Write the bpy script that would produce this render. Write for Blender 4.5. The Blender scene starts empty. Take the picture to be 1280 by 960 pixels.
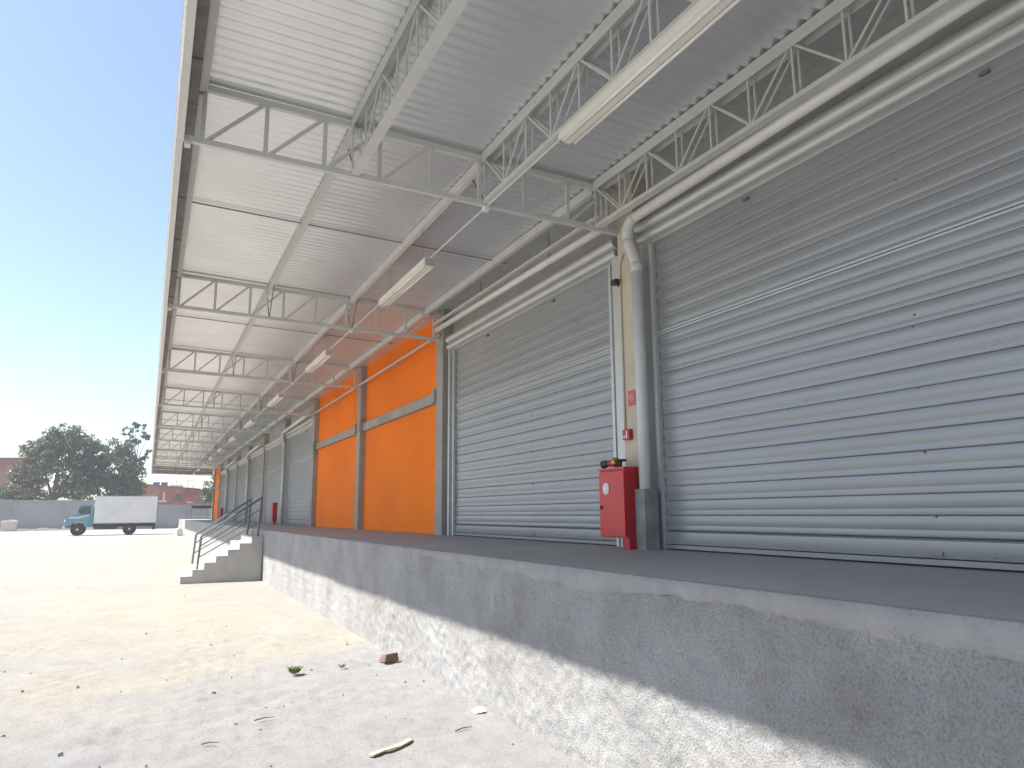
import bpy, math, random
import numpy as np
from mathutils import Matrix, Vector

random.seed(7)
R = math.radians
scene = bpy.context.scene
col = scene.collection

# ------------------------------------------------------------------ camera
cd = bpy.data.cameras.new('camera')
cam = bpy.data.objects.new('camera', cd)
col.objects.link(cam)
cd.sensor_fit = 'HORIZONTAL'
cd.sensor_width = 36.0
cd.lens = 910.155 / 1280 * 36.0
cd.clip_start = 0.05
cd.clip_end = 6000
right = Vector((0.89715401, -0.44163969, -0.00831013))
up = Vector((-0.06929271, -0.1592928, 0.98479659))
fwd = Vector((0.436249, 0.88293838, 0.17351259))
m = Matrix((right, up, -fwd)).transposed().to_4x4()
m.translation = (0, 0, 1.6)
cam.matrix_world = m
scene.camera = cam

# ------------------------------------------------------------------ light
SUN = Vector((-1.0, 0.30, 1.60)).normalized()          # direction towards the sun
w = bpy.data.worlds.new('World')
scene.world = w
w.use_nodes = True
nt = w.node_tree
nt.nodes.clear()
sky = nt.nodes.new('ShaderNodeTexSky')
sky.sky_type = 'NISHITA'
sky.sun_disc = False
sky.sun_elevation = math.asin(SUN.z)
sky.sun_rotation = math.atan2(SUN.x, SUN.y)
sky.altitude = 100
sky.air_density = 1.0
sky.dust_density = 1.4
sky.ozone_density = 1.0
bg = nt.nodes.new('ShaderNodeBackground')
bg.inputs['Strength'].default_value = 0.103
wo = nt.nodes.new('ShaderNodeOutputWorld')
nt.links.new(sky.outputs[0], bg.inputs[0])
nt.links.new(bg.outputs[0], wo.inputs[0])

ld = bpy.data.lights.new('sun', 'SUN')
ld.energy = 5.0
ld.angle = R(0.55)
ld.color = (1.0, 0.955, 0.89)
sun = bpy.data.objects.new('sun', ld)
col.objects.link(sun)
sun.rotation_euler = SUN.to_track_quat('Z', 'Y').to_euler()

vs = scene.view_settings
vs.view_transform = 'Standard'
vs.look = 'None'
vs.gamma = 1.0
vs.exposure = 1.32
vs.use_curve_mapping = False
scene.cycles.max_bounces = 8
scene.cycles.diffuse_bounces = 5
scene.cycles.glossy_bounces = 4


# ------------------------------------------------------------------ materials
def mat(name, base, rough=0.7, metal=0.0, var=0.12, scale=3.0, bump=0.0, bscale=60.0, spec=0.5,
        stretch=(1, 1, 1), tint=None, tscale=0.7, tamount=0.5, rvar=0.0, world=False, bdetail=6):
    """plain procedural surface: base colour, blotchy value variation, optional second tint, fine bump"""
    mt = bpy.data.materials.new(name)
    mt.use_nodes = True
    n, l = mt.node_tree.nodes, mt.node_tree.links
    b = n['Principled BSDF']
    b.inputs['Roughness'].default_value = rough
    b.inputs['Metallic'].default_value = metal
    b.inputs['Specular IOR Level'].default_value = spec
    tc = n.new('ShaderNodeTexCoord')
    mp = n.new('ShaderNodeMapping')
    mp.inputs['Scale'].default_value = stretch
    geo = n.new('ShaderNodeNewGeometry')
    l.new(geo.outputs['Position'] if world else tc.outputs['Object'], mp.inputs[0])
    no = n.new('ShaderNodeTexNoise')
    no.inputs['Scale'].default_value = scale
    no.inputs['Detail'].default_value = 8
    no.inputs['Roughness'].default_value = 0.65
    l.new(mp.outputs[0], no.inputs['Vector'])
    rp = n.new('ShaderNodeValToRGB')
    lo = [max(0, c * (1 - var)) for c in base]
    hi = [min(1, c * (1 + var)) for c in base]
    rp.color_ramp.elements[0].position = 0.3
    rp.color_ramp.elements[1].position = 0.7
    rp.color_ramp.elements[0].color = (*lo, 1)
    rp.color_ramp.elements[1].color = (*hi, 1)
    l.new(no.outputs['Fac'], rp.inputs[0])
    out = rp.outputs[0]
    if tint:
        n2 = n.new('ShaderNodeTexNoise')
        n2.inputs['Scale'].default_value = tscale
        n2.inputs['Detail'].default_value = 6
        l.new(mp.outputs[0], n2.inputs['Vector'])
        r2 = n.new('ShaderNodeValToRGB')
        r2.color_ramp.elements[0].position = 0.45
        r2.color_ramp.elements[1].position = 0.68
        r2.color_ramp.elements[1].color = (tamount, tamount, tamount, 1)
        l.new(n2.outputs['Fac'], r2.inputs[0])
        mx = n.new('ShaderNodeMix')
        mx.data_type = 'RGBA'
        l.new(r2.outputs[0], mx.inputs['Factor'])
        l.new(out, mx.inputs[6])
        mx.inputs[7].default_value = (*tint, 1)
        out = mx.outputs[2]
    l.new(out, b.inputs['Base Color'])
    if rvar:
        mr = n.new('ShaderNodeMapRange')
        mr.inputs['To Min'].default_value = max(0.02, rough - rvar)
        mr.inputs['To Max'].default_value = rough + rvar
        l.new(no.outputs['Fac'], mr.inputs['Value'])
        l.new(mr.outputs[0], b.inputs['Roughness'])
    if bump:
        n3 = n.new('ShaderNodeTexNoise')
        n3.inputs['Scale'].default_value = bscale
        n3.inputs['Detail'].default_value = bdetail
        l.new(mp.outputs[0], n3.inputs['Vector'])
        bp = n.new('ShaderNodeBump')
        bp.inputs['Strength'].default_value = bump
        bp.inputs['Distance'].default_value = 0.02
        l.new(n3.outputs['Fac'], bp.inputs['Height'])
        l.new(bp.outputs[0], b.inputs['Normal'])
    return mt


M = {}
M['steel'] = mat('painted_steel', (0.56, 0.565, 0.54), 0.5, 0, 0.06, 4, spec=0.4)
M['sag'] = mat('sag_rod_grey', (0.27, 0.26, 0.25), 0.6, 0.2, 0.1)
M['rod'] = mat('dark_rod', (0.16, 0.16, 0.15), 0.6, 0.3, 0.1)
M['sheet'] = mat('roof_sheet_galvalume', (0.745, 0.755, 0.775), 0.40, 0.68, 0.05, 1.3, tint=(0.63, 0.63, 0.635), tscale=0.6, tamount=0.45, world=True)
M['fascia'] = mat('fascia_sheet', (0.56, 0.56, 0.54), 0.5, 0.1, 0.06, 2)
M['fascia_dark'] = mat('end_fascia_sheet', (0.30, 0.295, 0.285), 0.6, 0.1, 0.08, 2)
M['gutter'] = mat('dull_gutter', (0.17, 0.165, 0.17), 0.55, 0.3, 0.25, 9, tint=(0.26, 0.25, 0.25), tscale=6, tamount=0.6)
M['lamp'] = mat('lamp_white', (0.80, 0.77, 0.70), 0.4, 0, 0.03)
M['tube'] = mat('lamp_tube', (0.82, 0.80, 0.74), 0.2, 0, 0.02)
M['galv'] = mat('galvanised_slat', (0.272, 0.280, 0.298), 0.29, 0.17, 0.09, 2.2, stretch=(1, 0.35, 1.5), rvar=0.05, spec=0.85, tint=(0.235, 0.23, 0.225), tscale=0.7, tamount=0.4, world=True)
M['galv_dull'] = mat('galvanised_guide', (0.52, 0.53, 0.52), 0.45, 0.5, 0.07, 3)
M['pvc'] = mat('grey_pvc', (0.58, 0.585, 0.58), 0.38, 0, 0.06, 5)
M['pvc_light'] = mat('pale_pvc', (0.76, 0.75, 0.73), 0.4, 0, 0.06, 5)
M['cream'] = mat('cream_column_paint', (0.56, 0.49, 0.37), 0.75, 0, 0.10, 3, bump=0.08, bscale=40, tint=(0.44, 0.40, 0.33), tamount=0.5)
M['conc'] = mat('column_concrete', (0.36, 0.34, 0.31), 0.85, 0, 0.14, 4, bump=0.15, bscale=50, tint=(0.25, 0.24, 0.22), tamount=0.5)
M['orange'] = mat('orange_paint', (0.94, 0.215, 0.014), 0.8, 0, 0.05, 1.2, bump=0.06, bscale=60, spec=0.15, tint=(0.76, 0.175, 0.022), tscale=0.6, tamount=0.6)
M['plinth'] = mat('plinth_concrete', (0.25, 0.245, 0.235), 0.9, 0, 0.25, 6, bump=0.3, bscale=30, tint=(0.16, 0.155, 0.15), tscale=4, tamount=0.7)
M['body'] = mat('warehouse_render', (0.42, 0.41, 0.39), 0.9)
M['red'] = mat('red_enamel', (0.55, 0.014, 0.022), 0.32, 0, 0.05, 3)
M['darkred'] = mat('dark_red_enamel', (0.40, 0.012, 0.018), 0.4, 0, 0.08, 3)
M['black'] = mat('black_plastic', (0.02, 0.02, 0.022), 0.5, 0, 0.1)
M['brass'] = mat('brass', (0.55, 0.38, 0.14), 0.35, 0.9, 0.1)
M['white'] = mat('white_paint', (0.72, 0.72, 0.70), 0.5, 0, 0.04)
M['signred'] = mat('sign_red', (0.55, 0.05, 0.06), 0.4, 0, 0.03)
M['signpale'] = mat('sign_pale', (0.72, 0.42, 0.42), 0.4, 0, 0.03)
M['rail'] = mat('dark_green_rail', (0.13, 0.15, 0.155), 0.32, 0.4, 0.12)
M['stairc'] = mat('stair_concrete', (0.40, 0.385, 0.365), 0.9, 0, 0.12, 3, bump=0.12, bscale=40)
M['floor'] = mat('dock_floor_concrete', (0.30, 0.296, 0.297), 0.62, 0, 0.15, 1.2, bump=0.05, bscale=30, tint=(0.225, 0.222, 0.225), tscale=0.6, tamount=0.6)
M['lip'] = mat('dock_lip_cement', (0.27, 0.267, 0.263), 0.9, 0, 0.16, 6, bump=0.6, bscale=55, tint=(0.31, 0.28, 0.24), tscale=1.5, tamount=0.4)


def rough_mat():
    mt = mat('dock_roughcast', (0.31, 0.306, 0.301), 0.95, 0, 0.13, 2.2, tint=(0.365, 0.362, 0.36), tscale=1.1, tamount=0.8)
    n, l = mt.node_tree.nodes, mt.node_tree.links
    b = n['Principled BSDF']
    src = b.inputs['Base Color'].links[0].from_socket
    tc = [x for x in n if x.type == 'TEX_COORD'][0]
    # fine pitting of the spatter-dash
    no = n.new('ShaderNodeTexNoise')
    no.inputs['Scale'].default_value = 78
    no.inputs['Detail'].default_value = 5
    no.inputs['Roughness'].default_value = 0.7
    l.new(tc.outputs['Object'], no.inputs['Vector'])
    rp = n.new('ShaderNodeValToRGB')
    rp.color_ramp.elements[0].position = 0.34
    rp.color_ramp.elements[0].color = (0.68, 0.675, 0.67, 1)
    rp.color_ramp.elements[1].position = 0.56
    rp.color_ramp.elements[1].color = (1.10, 1.10, 1.10, 1)
    l.new(no.outputs['Fac'], rp.inputs[0])
    # brownish damp stains
    n2 = n.new('ShaderNodeTexNoise')
    n2.inputs['Scale'].default_value = 1.7
    n2.inputs['Detail'].default_value = 7
    l.new(tc.outputs['Object'], n2.inputs['Vector'])
    r2 = n.new('ShaderNodeValToRGB')
    r2.color_ramp.elements[0].position = 0.52
    r2.color_ramp.elements[0].color = (1, 1, 1, 1)
    r2.color_ramp.elements[1].position = 0.70
    r2.color_ramp.elements[1].color = (0.86, 0.84, 0.81, 1)
    l.new(n2.outputs['Fac'], r2.inputs[0])
    a = n.new('ShaderNodeMix'); a.data_type = 'RGBA'; a.blend_type = 'MULTIPLY'
    a.inputs['Factor'].default_value = 1
    l.new(src, a.inputs[6]); l.new(rp.outputs[0], a.inputs[7])
    c = n.new('ShaderNodeMix'); c.data_type = 'RGBA'; c.blend_type = 'MULTIPLY'
    c.inputs['Factor'].default_value = 1
    l.new(a.outputs[2], c.inputs[6]); l.new(r2.outputs[0], c.inputs[7])
    l.new(c.outputs[2], b.inputs['Base Color'])
    bp = n.new('ShaderNodeBump')
    bp.inputs['Strength'].default_value = 0.9
    bp.inputs['Distance'].default_value = 0.02
    l.new(no.outputs['Fac'], bp.inputs['Height'])
    l.new(bp.outputs[0], b.inputs['Normal'])
    return mt


M['rough'] = rough_mat()


def ground_mat():
    mt = bpy.data.materials.new('yard_ground')
    mt.use_nodes = True
    n, l = mt.node_tree.nodes, mt.node_tree.links
    b = n['Principled BSDF']
    b.inputs['Roughness'].default_value = 1.0
    b.inputs['Specular IOR Level'].default_value = 0.1
    tc = n.new('ShaderNodeTexCoord')

    def noise(s, d=6, r=0.6, st=(1, 1, 1)):
        mp = n.new('ShaderNodeMapping')
        mp.inputs['Scale'].default_value = st
        l.new(tc.outputs['Object'], mp.inputs[0])
        o = n.new('ShaderNodeTexNoise')
        o.inputs['Scale'].default_value = s
        o.inputs['Detail'].default_value = d
        o.inputs['Roughness'].default_value = r
        l.new(mp.outputs[0], o.inputs['Vector'])
        return o.outputs['Fac']

    def ramp(f, p0, c0, p1, c1):
        o = n.new('ShaderNodeValToRGB')
        o.color_ramp.elements[0].position = p0
        o.color_ramp.elements[0].color = (*c0, 1)
        o.color_ramp.elements[1].position = p1
        o.color_ramp.elements[1].color = (*c1, 1)
        l.new(f, o.inputs[0])
        return o.outputs[0]

    def mix(f, a, c, mode='MIX'):
        o = n.new('ShaderNodeMix'); o.data_type = 'RGBA'; o.blend_type = mode
        if isinstance(f, float):
            o.inputs['Factor'].default_value = f
        else:
            l.new(f, o.inputs['Factor'])
        for s, v in ((6, a), (7, c)):
            if isinstance(v, tuple):
                o.inputs[s].default_value = (*v, 1)
            else:
                l.new(v, o.inputs[s])
        return o.outputs[2]
    grey = ramp(noise(3.0, 8, 0.7), 0.3, (0.235, 0.234, 0.231), 0.7, (0.305, 0.304, 0.301))
    sand = ramp(noise(1.3, 8, 0.7), 0.3, (0.292, 0.270, 0.226), 0.7, (0.350, 0.330, 0.288))
    # sandy drift further out, grey dusty paving by the dock: edge warped by noise
    sx = n.new('ShaderNodeSeparateXYZ')
    l.new(tc.outputs['Object'], sx.inputs[0])
    ma = n.new('ShaderNodeMath'); ma.operation = 'MULTIPLY_ADD'
    l.new(sx.outputs['X'], ma.inputs[0]); ma.inputs[1].default_value = -0.75
    l.new(sx.outputs['Y'], ma.inputs[2])
    mb = n.new('ShaderNodeMath'); mb.operation = 'MULTIPLY_ADD'
    l.new(noise(0.55, 5, 0.6), mb.inputs[0]); mb.inputs[1].default_value = 5.0
    l.new(ma.outputs[0], mb.inputs[2])
    edge = n.new('ShaderNodeMapRange')
    edge.inputs['From Min'].default_value = 9.3
    edge.inputs['From Max'].default_value = 10.6
    l.new(mb.outputs[0], edge.inputs['Value'])
    patch = ramp(noise(0.16, 6, 0.65, (1, 0.7, 1)), 0.40, (0.25, 0.25, 0.25), 0.56, (1, 1, 1))
    f = n.new('ShaderNodeMath'); f.operation = 'MULTIPLY'
    l.new(edge.outputs[0], f.inputs[0]); l.new(patch, f.inputs[1])
    c = mix(f.outputs[0], grey, sand)
    # dark grit
    grit = ramp(noise(55, 5, 0.8), 0.34, (0.74, 0.73, 0.72), 0.50, (1, 1, 1))
    c = mix(1.0, c, grit, 'MULTIPLY')
    damp = ramp(noise(0.5, 7, 0.7, (0.35, 1, 1)), 0.55, (1, 1, 1), 0.78, (0.90, 0.885, 0.86))
    c = mix(1.0, c, damp, 'MULTIPLY')
    l.new(c, b.inputs['Base Color'])
    bp = n.new('ShaderNodeBump')
    bp.inputs['Strength'].default_value = 0.8
    bp.inputs['Distance'].default_value = 0.03
    l.new(noise(30, 8, 0.8), bp.inputs['Height'])
    l.new(bp.outputs[0], b.inputs['Normal'])
    return mt


M['ground'] = ground_mat()
M['stone'] = mat('loose_stone', (0.28, 0.275, 0.265), 0.95, 0, 0.2, 8)
M['brick'] = mat('broken_brick', (0.15, 0.09, 0.07), 0.9, 0, 0.2, 20, bump=0.3, bscale=60)
M['wood'] = mat('dry_wood', (0.36, 0.32, 0.23), 0.85, 0, 0.15, 12)
M['twig'] = mat('twig', (0.16, 0.12, 0.08), 0.9, 0, 0.2, 12)
M['weed'] = mat('weed_green', (0.10, 0.14, 0.03), 0.7, 0, 0.25, 12)
M['paper'] = mat('paper', (0.75, 0.75, 0.74), 0.8)
M['wallgrey'] = mat('cement_wall', (0.25, 0.246, 0.242), 0.95, 0, 0.14, 0.6, tint=(0.32, 0.312, 0.30), tscale=0.25, tamount=0.6)
M['pier'] = mat('pink_block', (0.55, 0.44, 0.38), 0.95, 0, 0.1, 2)
M['redbrick'] = mat('far_red_brick', (0.33, 0.105, 0.07), 0.95, 0, 0.2, 1.2, tint=(0.40, 0.26, 0.21), tscale=0.35, tamount=0.7)
M['tile'] = mat('dark_roof', (0.16, 0.11, 0.09), 0.9, 0, 0.2, 2)
M['tank'] = mat('blue_tank', (0.05, 0.12, 0.36), 0.4, 0, 0.1)
M['glass'] = mat('dark_glass', (0.06, 0.07, 0.085), 0.1, 0, 0.05)
M['bark'] = mat('bark', (0.11, 0.085, 0.065), 0.95, 0, 0.25, 3)
M['truckblue'] = mat('truck_blue', (0.12, 0.255, 0.32), 0.35, 0, 0.08, 2)
M['truckbox'] = mat('truck_box_panel', (0.70, 0.69, 0.67), 0.5, 0, 0.05, 1.2, tint=(0.58, 0.56, 0.52), tscale=0.8, tamount=0.5)
M['tyre'] = mat('tyre', (0.025, 0.024, 0.024), 0.85, 0, 0.15)
M['chassis'] = mat('chassis', (0.045, 0.035, 0.032), 0.8, 0, 0.2)
M['chrome'] = mat('dull_chrome', (0.55, 0.55, 0.55), 0.3, 0.9, 0.05)
M['whiteblock'] = mat('whitewashed_concrete', (0.62, 0.61, 0.58), 0.9, 0, 0.08, 3)


def leaf_mat(name, c0, c1):
    mt = bpy.data.materials.new(name)
    mt.use_nodes = True
    n, l = mt.node_tree.nodes, mt.node_tree.links
    b = n['Principled BSDF']
    b.inputs['Roughness'].default_value = 0.5
    g = n.new('ShaderNodeTexCoord')
    no = n.new('ShaderNodeTexNoise')
    no.inputs['Scale'].default_value = 0.9
    no.inputs['Detail'].default_value = 5
    l.new(g.outputs['Object'], no.inputs['Vector'])
    rp = n.new('ShaderNodeValToRGB')
    rp.color_ramp.elements[0].position = 0.35
    rp.color_ramp.elements[1].position = 0.65
    rp.color_ramp.elements[0].color = (*c0, 1)
    rp.color_ramp.elements[1].color = (*c1, 1)
    l.new(no.outputs['Fac'], rp.inputs[0])
    l.new(rp.outputs[0], b.inputs['Base Color'])
    tr = n.new('ShaderNodeBsdfTranslucent')
    l.new(rp.outputs[0], tr.inputs['Color'])
    mx = n.new('ShaderNodeMixShader')
    mx.inputs[0].default_value = 0.3
    l.new(b.outputs[0], mx.inputs[1])
    l.new(tr.outputs[0], mx.inputs[2])
    l.new(mx.outputs[0], n['Material Output'].inputs['Surface'])
    return mt


M['leaf'] = leaf_mat('tree_leaves', (0.085, 0.095, 0.050), (0.155, 0.165, 0.095))
M['leaf2'] = leaf_mat('tree_leaves_olive', (0.075, 0.085, 0.045), (0.145, 0.15, 0.09))


# ------------------------------------------------------------------ mesh helpers
class MB:
    def __init__(self):
        self.v, self.f = [], []

    def add(self, v, f):
        o = len(self.v)
        self.v += [tuple(p) for p in v]
        self.f += [tuple(i + o for i in q) for q in f]
        return self

    def box(self, x0, x1, y0, y1, z0, z1):
        v = [(x, y, z) for x in (x0, x1) for y in (y0, y1) for z in (z0, z1)]
        return self.add(v, [(0, 1, 3, 2), (4, 6, 7, 5), (0, 4, 5, 1), (2, 3, 7, 6), (0, 2, 6, 4), (1, 5, 7, 3)])

    def bar(self, a, b, w, h, upv=(0, 0, 1)):
        """rectangular bar from a to b, w across, h along upv"""
        a, b = Vector(a), Vector(b)
        d = (b - a).normalized()
        u = Vector(upv)
        if abs(d.dot(u)) > 0.97:
            u = Vector((1, 0, 0))
        s = d.cross(u).normalized()
        u = s.cross(d).normalized()
        v = []
        for p in (a, b):
            for sx, sz in ((-1, -1), (1, -1), (1, 1), (-1, 1)):
                v.append(p + s * (w / 2 * sx) + u * (h / 2 * sz))
        return self.add(v, [(0, 1, 2, 3), (7, 6, 5, 4), (0, 4, 5, 1), (1, 5, 6, 2), (2, 6, 7, 3), (3, 7, 4, 0)])

    def tube(self, pts, rad, n=10, cap=True):
        pts = [Vector(p) for p in pts]
        rs = rad if isinstance(rad, (list, tuple)) else [rad] * len(pts)
        v, f = [], []
        ref = None
        for i, p in enumerate(pts):
            d = (pts[min(i + 1, len(pts) - 1)] - pts[max(i - 1, 0)]).normalized()
            if ref is None:
                ref = Vector((0, 0, 1)) if abs(d.z) < 0.9 else Vector((1, 0, 0))
            s = d.cross(ref).normalized()
            u = s.cross(d).normalized()
            ref = u
            for k in range(n):
                a = 2 * math.pi * k / n
                v.append(p + s * (math.cos(a) * rs[i]) + u * (math.sin(a) * rs[i]))
        for i in range(len(pts) - 1):
            for k in range(n):
                k2 = (k + 1) % n
                f.append((i * n + k, i * n + k2, (i + 1) * n + k2, (i + 1) * n + k))
        if cap:
            f.append(tuple(range(n - 1, -1, -1)))
            f.append(tuple((len(pts) - 1) * n + k for k in range(n)))
        return self.add(v, f)

    def prism(self, poly, axis, a0, a1):
        """closed 2D outline swept along an axis; poly gives the two other coordinates in axis order"""
        n = len(poly)

        def p3(q, a):
            if axis == 'x':
                return (a, q[0], q[1])
            if axis == 'y':
                return (q[0], a, q[1])
            return (q[0], q[1], a)
        v = [p3(q, a0) for q in poly] + [p3(q, a1) for q in poly]
        f = [(i, (i + 1) % n, n + (i + 1) % n, n + i) for i in range(n)]
        f += [tuple(range(n - 1, -1, -1)), tuple(range(n, 2 * n))]
        return self.add(v, f)

    def mesh(self, name, material, smooth=False):
        me = bpy.data.meshes.new(name)
        me.from_pydata(self.v, [], self.f)
        me.materials.append(material)
        if smooth:
            me.polygons.foreach_set('use_smooth', [True] * len(me.polygons))
        me.update()
        return me

    def build(self, name, material, parent=None, smooth=False):
        return link(name, self.mesh(name, material, smooth), parent)


def link(name, data, parent=None, loc=None):
    o = bpy.data.objects.new(name, data)
    col.objects.link(o)
    if parent:
        o.parent = parent
    if loc:
        o.location = loc
    return o


def tag(o, label=None, cat=None, group=None, kind=None):
    for k, v in (('label', label), ('category', cat), ('group', group), ('kind', kind)):
        if v:
            o[k] = v
    return o


def thing(name, label, cat, loc=(0, 0, 0), group=None):
    o = link(name, None)
    o.location = loc
    return tag(o, label, cat, group)


def auto_smooth(o, deg=35):
    me = o.data
    me.polygons.foreach_set('use_smooth', [True] * len(me.polygons))
    try:
        me.set_sharp_from_angle(angle=R(deg))
    except Exception:
        pass


rng = np.random.default_rng(5)


def vnoise(x, y, seed=0):
    """value noise on arrays"""
    g = np.random.default_rng(seed).random((256, 256))
    xi, yi = np.floor(x).astype(int), np.floor(y).astype(int)
    xf, yf = x - xi, y - yi
    xf = xf * xf * (3 - 2 * xf)
    yf = yf * yf * (3 - 2 * yf)
    a = g[xi % 256, yi % 256]; b = g[(xi + 1) % 256, yi % 256]
    c = g[xi % 256, (yi + 1) % 256]; d = g[(xi + 1) % 256, (yi + 1) % 256]
    return (a * (1 - xf) + b * xf) * (1 - yf) + (c * (1 - xf) + d * xf) * yf - 0.5


def grid_mesh(name, P, material, smooth=True):
    """P: (n, m, 3) array of points"""
    n, mm = P.shape[:2]
    idx = np.arange(n * mm).reshape(n, mm)
    f = np.stack([idx[:-1, :-1], idx[1:, :-1], idx[1:, 1:], idx[:-1, 1:]], -1).reshape(-1, 4)
    me = bpy.data.meshes.new(name)
    me.from_pydata(P.reshape(-1, 3).tolist(), [], f.tolist())
    me.materials.append(material)
    if smooth:
        me.polygons.foreach_set('use_smooth', [True] * len(me.polygons))
    return me


def axis_steps(lo, f0, f1, hi, step, grow=1.12):
    a = list(np.arange(f0, f1 + 1e-6, step))
    s, x = step, a[-1]
    while x < hi:
        s *= grow
        x = min(hi, x + s)
        a.append(x)
    s, x = step, a[0]
    pre = []
    while x > lo:
        s *= grow
        x = max(lo, x - s)
        pre.append(x)
    return np.array(pre[::-1] + a)


# ------------------------------------------------------------------ key dimensions (metres)
BAY, T1 = 5.70, 6.50                   # frame spacing, first frame ahead of the camera
XD, DH = 2.636, 1.22                   # dock face, dock height
XW = 4.70                              # door plane
YEND = T1 + 10 * BAY                   # 63.5: end of the canopy
YBACK = T1 - 2 * BAY                   # building goes on behind the camera
zb = lambda x: 4.825 - 0.025 * x       # truss bottom chord
zt = lambda x: 5.345 - 0.035 * x       # truss top chord
FR = [T1 + k * BAY for k in range(-2, 11)]

# ------------------------------------------------------------------ ground
gx = axis_steps(-1500, -4.2, 2.9, 1500, 0.045, 1.16)
gy = axis_steps(-300, 3.2, 12.0, 3000, 0.045, 1.10)
GX, GY = np.meshgrid(gx, gy, indexing='ij')
near = np.clip(1 - np.hypot(GX + 0.5, GY - 8) / 40, 0, 1)
fade = np.clip((14.5 - GY) / 4, 0, 1) * np.clip((GX + 6.5) / 3, 0, 1)       # fine relief only where the grid is fine
GZ = (0.022 * vnoise(GX * 0.8, GY * 0.8, 1) * np.clip((30 - GY) / 15, 0, 1)
      + (0.010 * vnoise(GX * 3.7, GY * 4.5, 2) + 0.012 * vnoise(GX * 8, GY * 9, 3) + 0.012 * vnoise(GX * 19, GY * 19, 4)) * fade) * near - 0.012 * near
# shallow courses of half-buried paving setts near the dock
wob = 0.10 * vnoise(GX * 2, GY * 2, 9)
cy = (GY + 0.12 * GX + wob) / 0.20
sett = np.abs(cy % 1 - 0.5)
cx = (GX - 0.12 * GY + wob + 0.16 * (np.floor(cy) % 2)) / 0.33
cross = np.abs(cx % 1 - 0.5)
wear = np.clip(vnoise(GX * 1.3, GY * 1.3, 12) * 3 + 0.55, 0, 1) * fade
GZ -= 0.020 * np.maximum(np.clip((sett - 0.36) / 0.14, 0, 1), np.clip((cross - 0.42) / 0.08, 0, 1)) * wear
ground = link('ground', grid_mesh('ground', np.stack([GX, GY, GZ], -1), M['ground']))
tag(ground, 'dusty sunlit yard ground, grey by the dock and sandy further out', kind='structure')

# loose stones over the near ground: uncountable
sb = MB()
for i in range(230):
    y = 3.5 + 24 * random.random() ** 1.7
    x = random.uniform(-0.55 * y - 1, 2.58)
    s = random.choice((0.005, 0.006, 0.008, 0.011)) * random.uniform(0.7, 1.3)
    if random.random() < 0.012:
        s *= 1.9
    a = random.uniform(0, 6.28)
    v = []
    for k in range(5):
        t = a + k * 1.2566
        v.append((x + s * 1.9 * math.cos(t) * random.uniform(.7, 1.2), y + s * math.sin(t) * random.uniform(.7, 1.2), -0.012))
    v2 = [(x + (p[0] - x) * .6, y + (p[1] - y) * .6, s * random.uniform(.25, .55)) for p in v]
    sb.add(v + v2, [(0, 1, 6, 5), (1, 2, 7, 6), (2, 3, 8, 7), (3, 4, 9, 8), (4, 0, 5, 9), (5, 6, 7, 8, 9)])
tag(sb.build('loose_stones', M['stone']), 'small loose stones scattered over the dusty yard', 'stones', kind='stuff')

# ------------------------------------------------------------------ loading dock
dock = thing('loading_dock', 'long raised concrete loading dock with roughcast front face', 'loading dock', (XD, 20, 0))


def under(o, parent):
    o.parent = parent
    o.matrix_parent_inverse = Matrix.Translation(-Vector(parent.location))
    return o


YD = 75.2
dy = axis_steps(YBACK, 1.4, 9.0, YD, 0.022, 1.03)
dz = np.linspace(-0.06, DH, 56)
DY, DZ = np.meshgrid(dy, dz, indexing='ij')
amp = np.clip(1.2 - DY / 25, 0.25, 1)
DX = (0.020 * vnoise(DY * 0.9, DZ * 1.3, 21) + 0.012 * vnoise(DY * 4, DZ * 4, 22)
      + amp * (0.014 * vnoise(DY * 13, DZ * 13, 23) + 0.021 * vnoise(DY * 31, DZ * 31, 24)))
DX = XD - 0.006 + DX * np.clip((DH - DZ) / 0.05, 0.25, 1)
DW = np.stack([DX, DY, DZ], -1)
fold = DW[:, -1:, :].copy()
fold[:, :, 0] = XD + 0.09
fold[:, :, 2] = DH - 0.003
DW[:, -1, 2] -= 0.003 + 0.004 * np.abs(vnoise(dy * 9, dy * 0, 25))
under(link('front_wall', grid_mesh('front_wall', np.concatenate([DW, fold], 1), M['rough'])), dock)
fy = axis_steps(YBACK, 1.0, 14.0, YD, 0.10, 1.1)
P = np.zeros((len(fy), 2, 3))
ew = 0.012 * vnoise(fy * 2.3, fy * 0 + 3, 31) + 0.008 * vnoise(fy * 7, fy * 0 + 1, 32)
P[:, 0] = np.stack([XD + 0.004 + 0.3 * ew, fy, np.full_like(fy, DH)], -1)
P[:, 1] = np.stack([np.full_like(fy, 4.9), fy, np.full_like(fy, DH)], -1)
fl = MB()
n_ = len(fy)
top = P.reshape(-1, 3)
bot = top - np.array([0, 0, 0.012])
fv = top.tolist() + bot.tolist()
ff = []
o2 = 2 * n_
for i in range(n_ - 1):
    a, b, c, d = 2 * i, 2 * i + 1, 2 * i + 3, 2 * i + 2
    ff += [(a, b, c, d), (a, d, d + o2, a + o2)]
ff += [(0, o2, o2 + 1, 1), (o2 - 2, o2 - 1, 2 * o2 - 1, 2 * o2 - 2)]
fl.add(fv, ff)
under(fl.build('floor_slab', M['floor']), dock)
# end face and solid core of the dock
under(MB().box(XD + 0.03, 4.9, YBACK, YD - 0.01, -0.05, DH - 0.15).build('core', M['stairc']), dock)
under(MB().box(XD - 0.01, 4.9, YD + 0.002, YD + 0.08, -0.05, DH - 0.002).build('end_wall', M['stairc']), dock)
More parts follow.
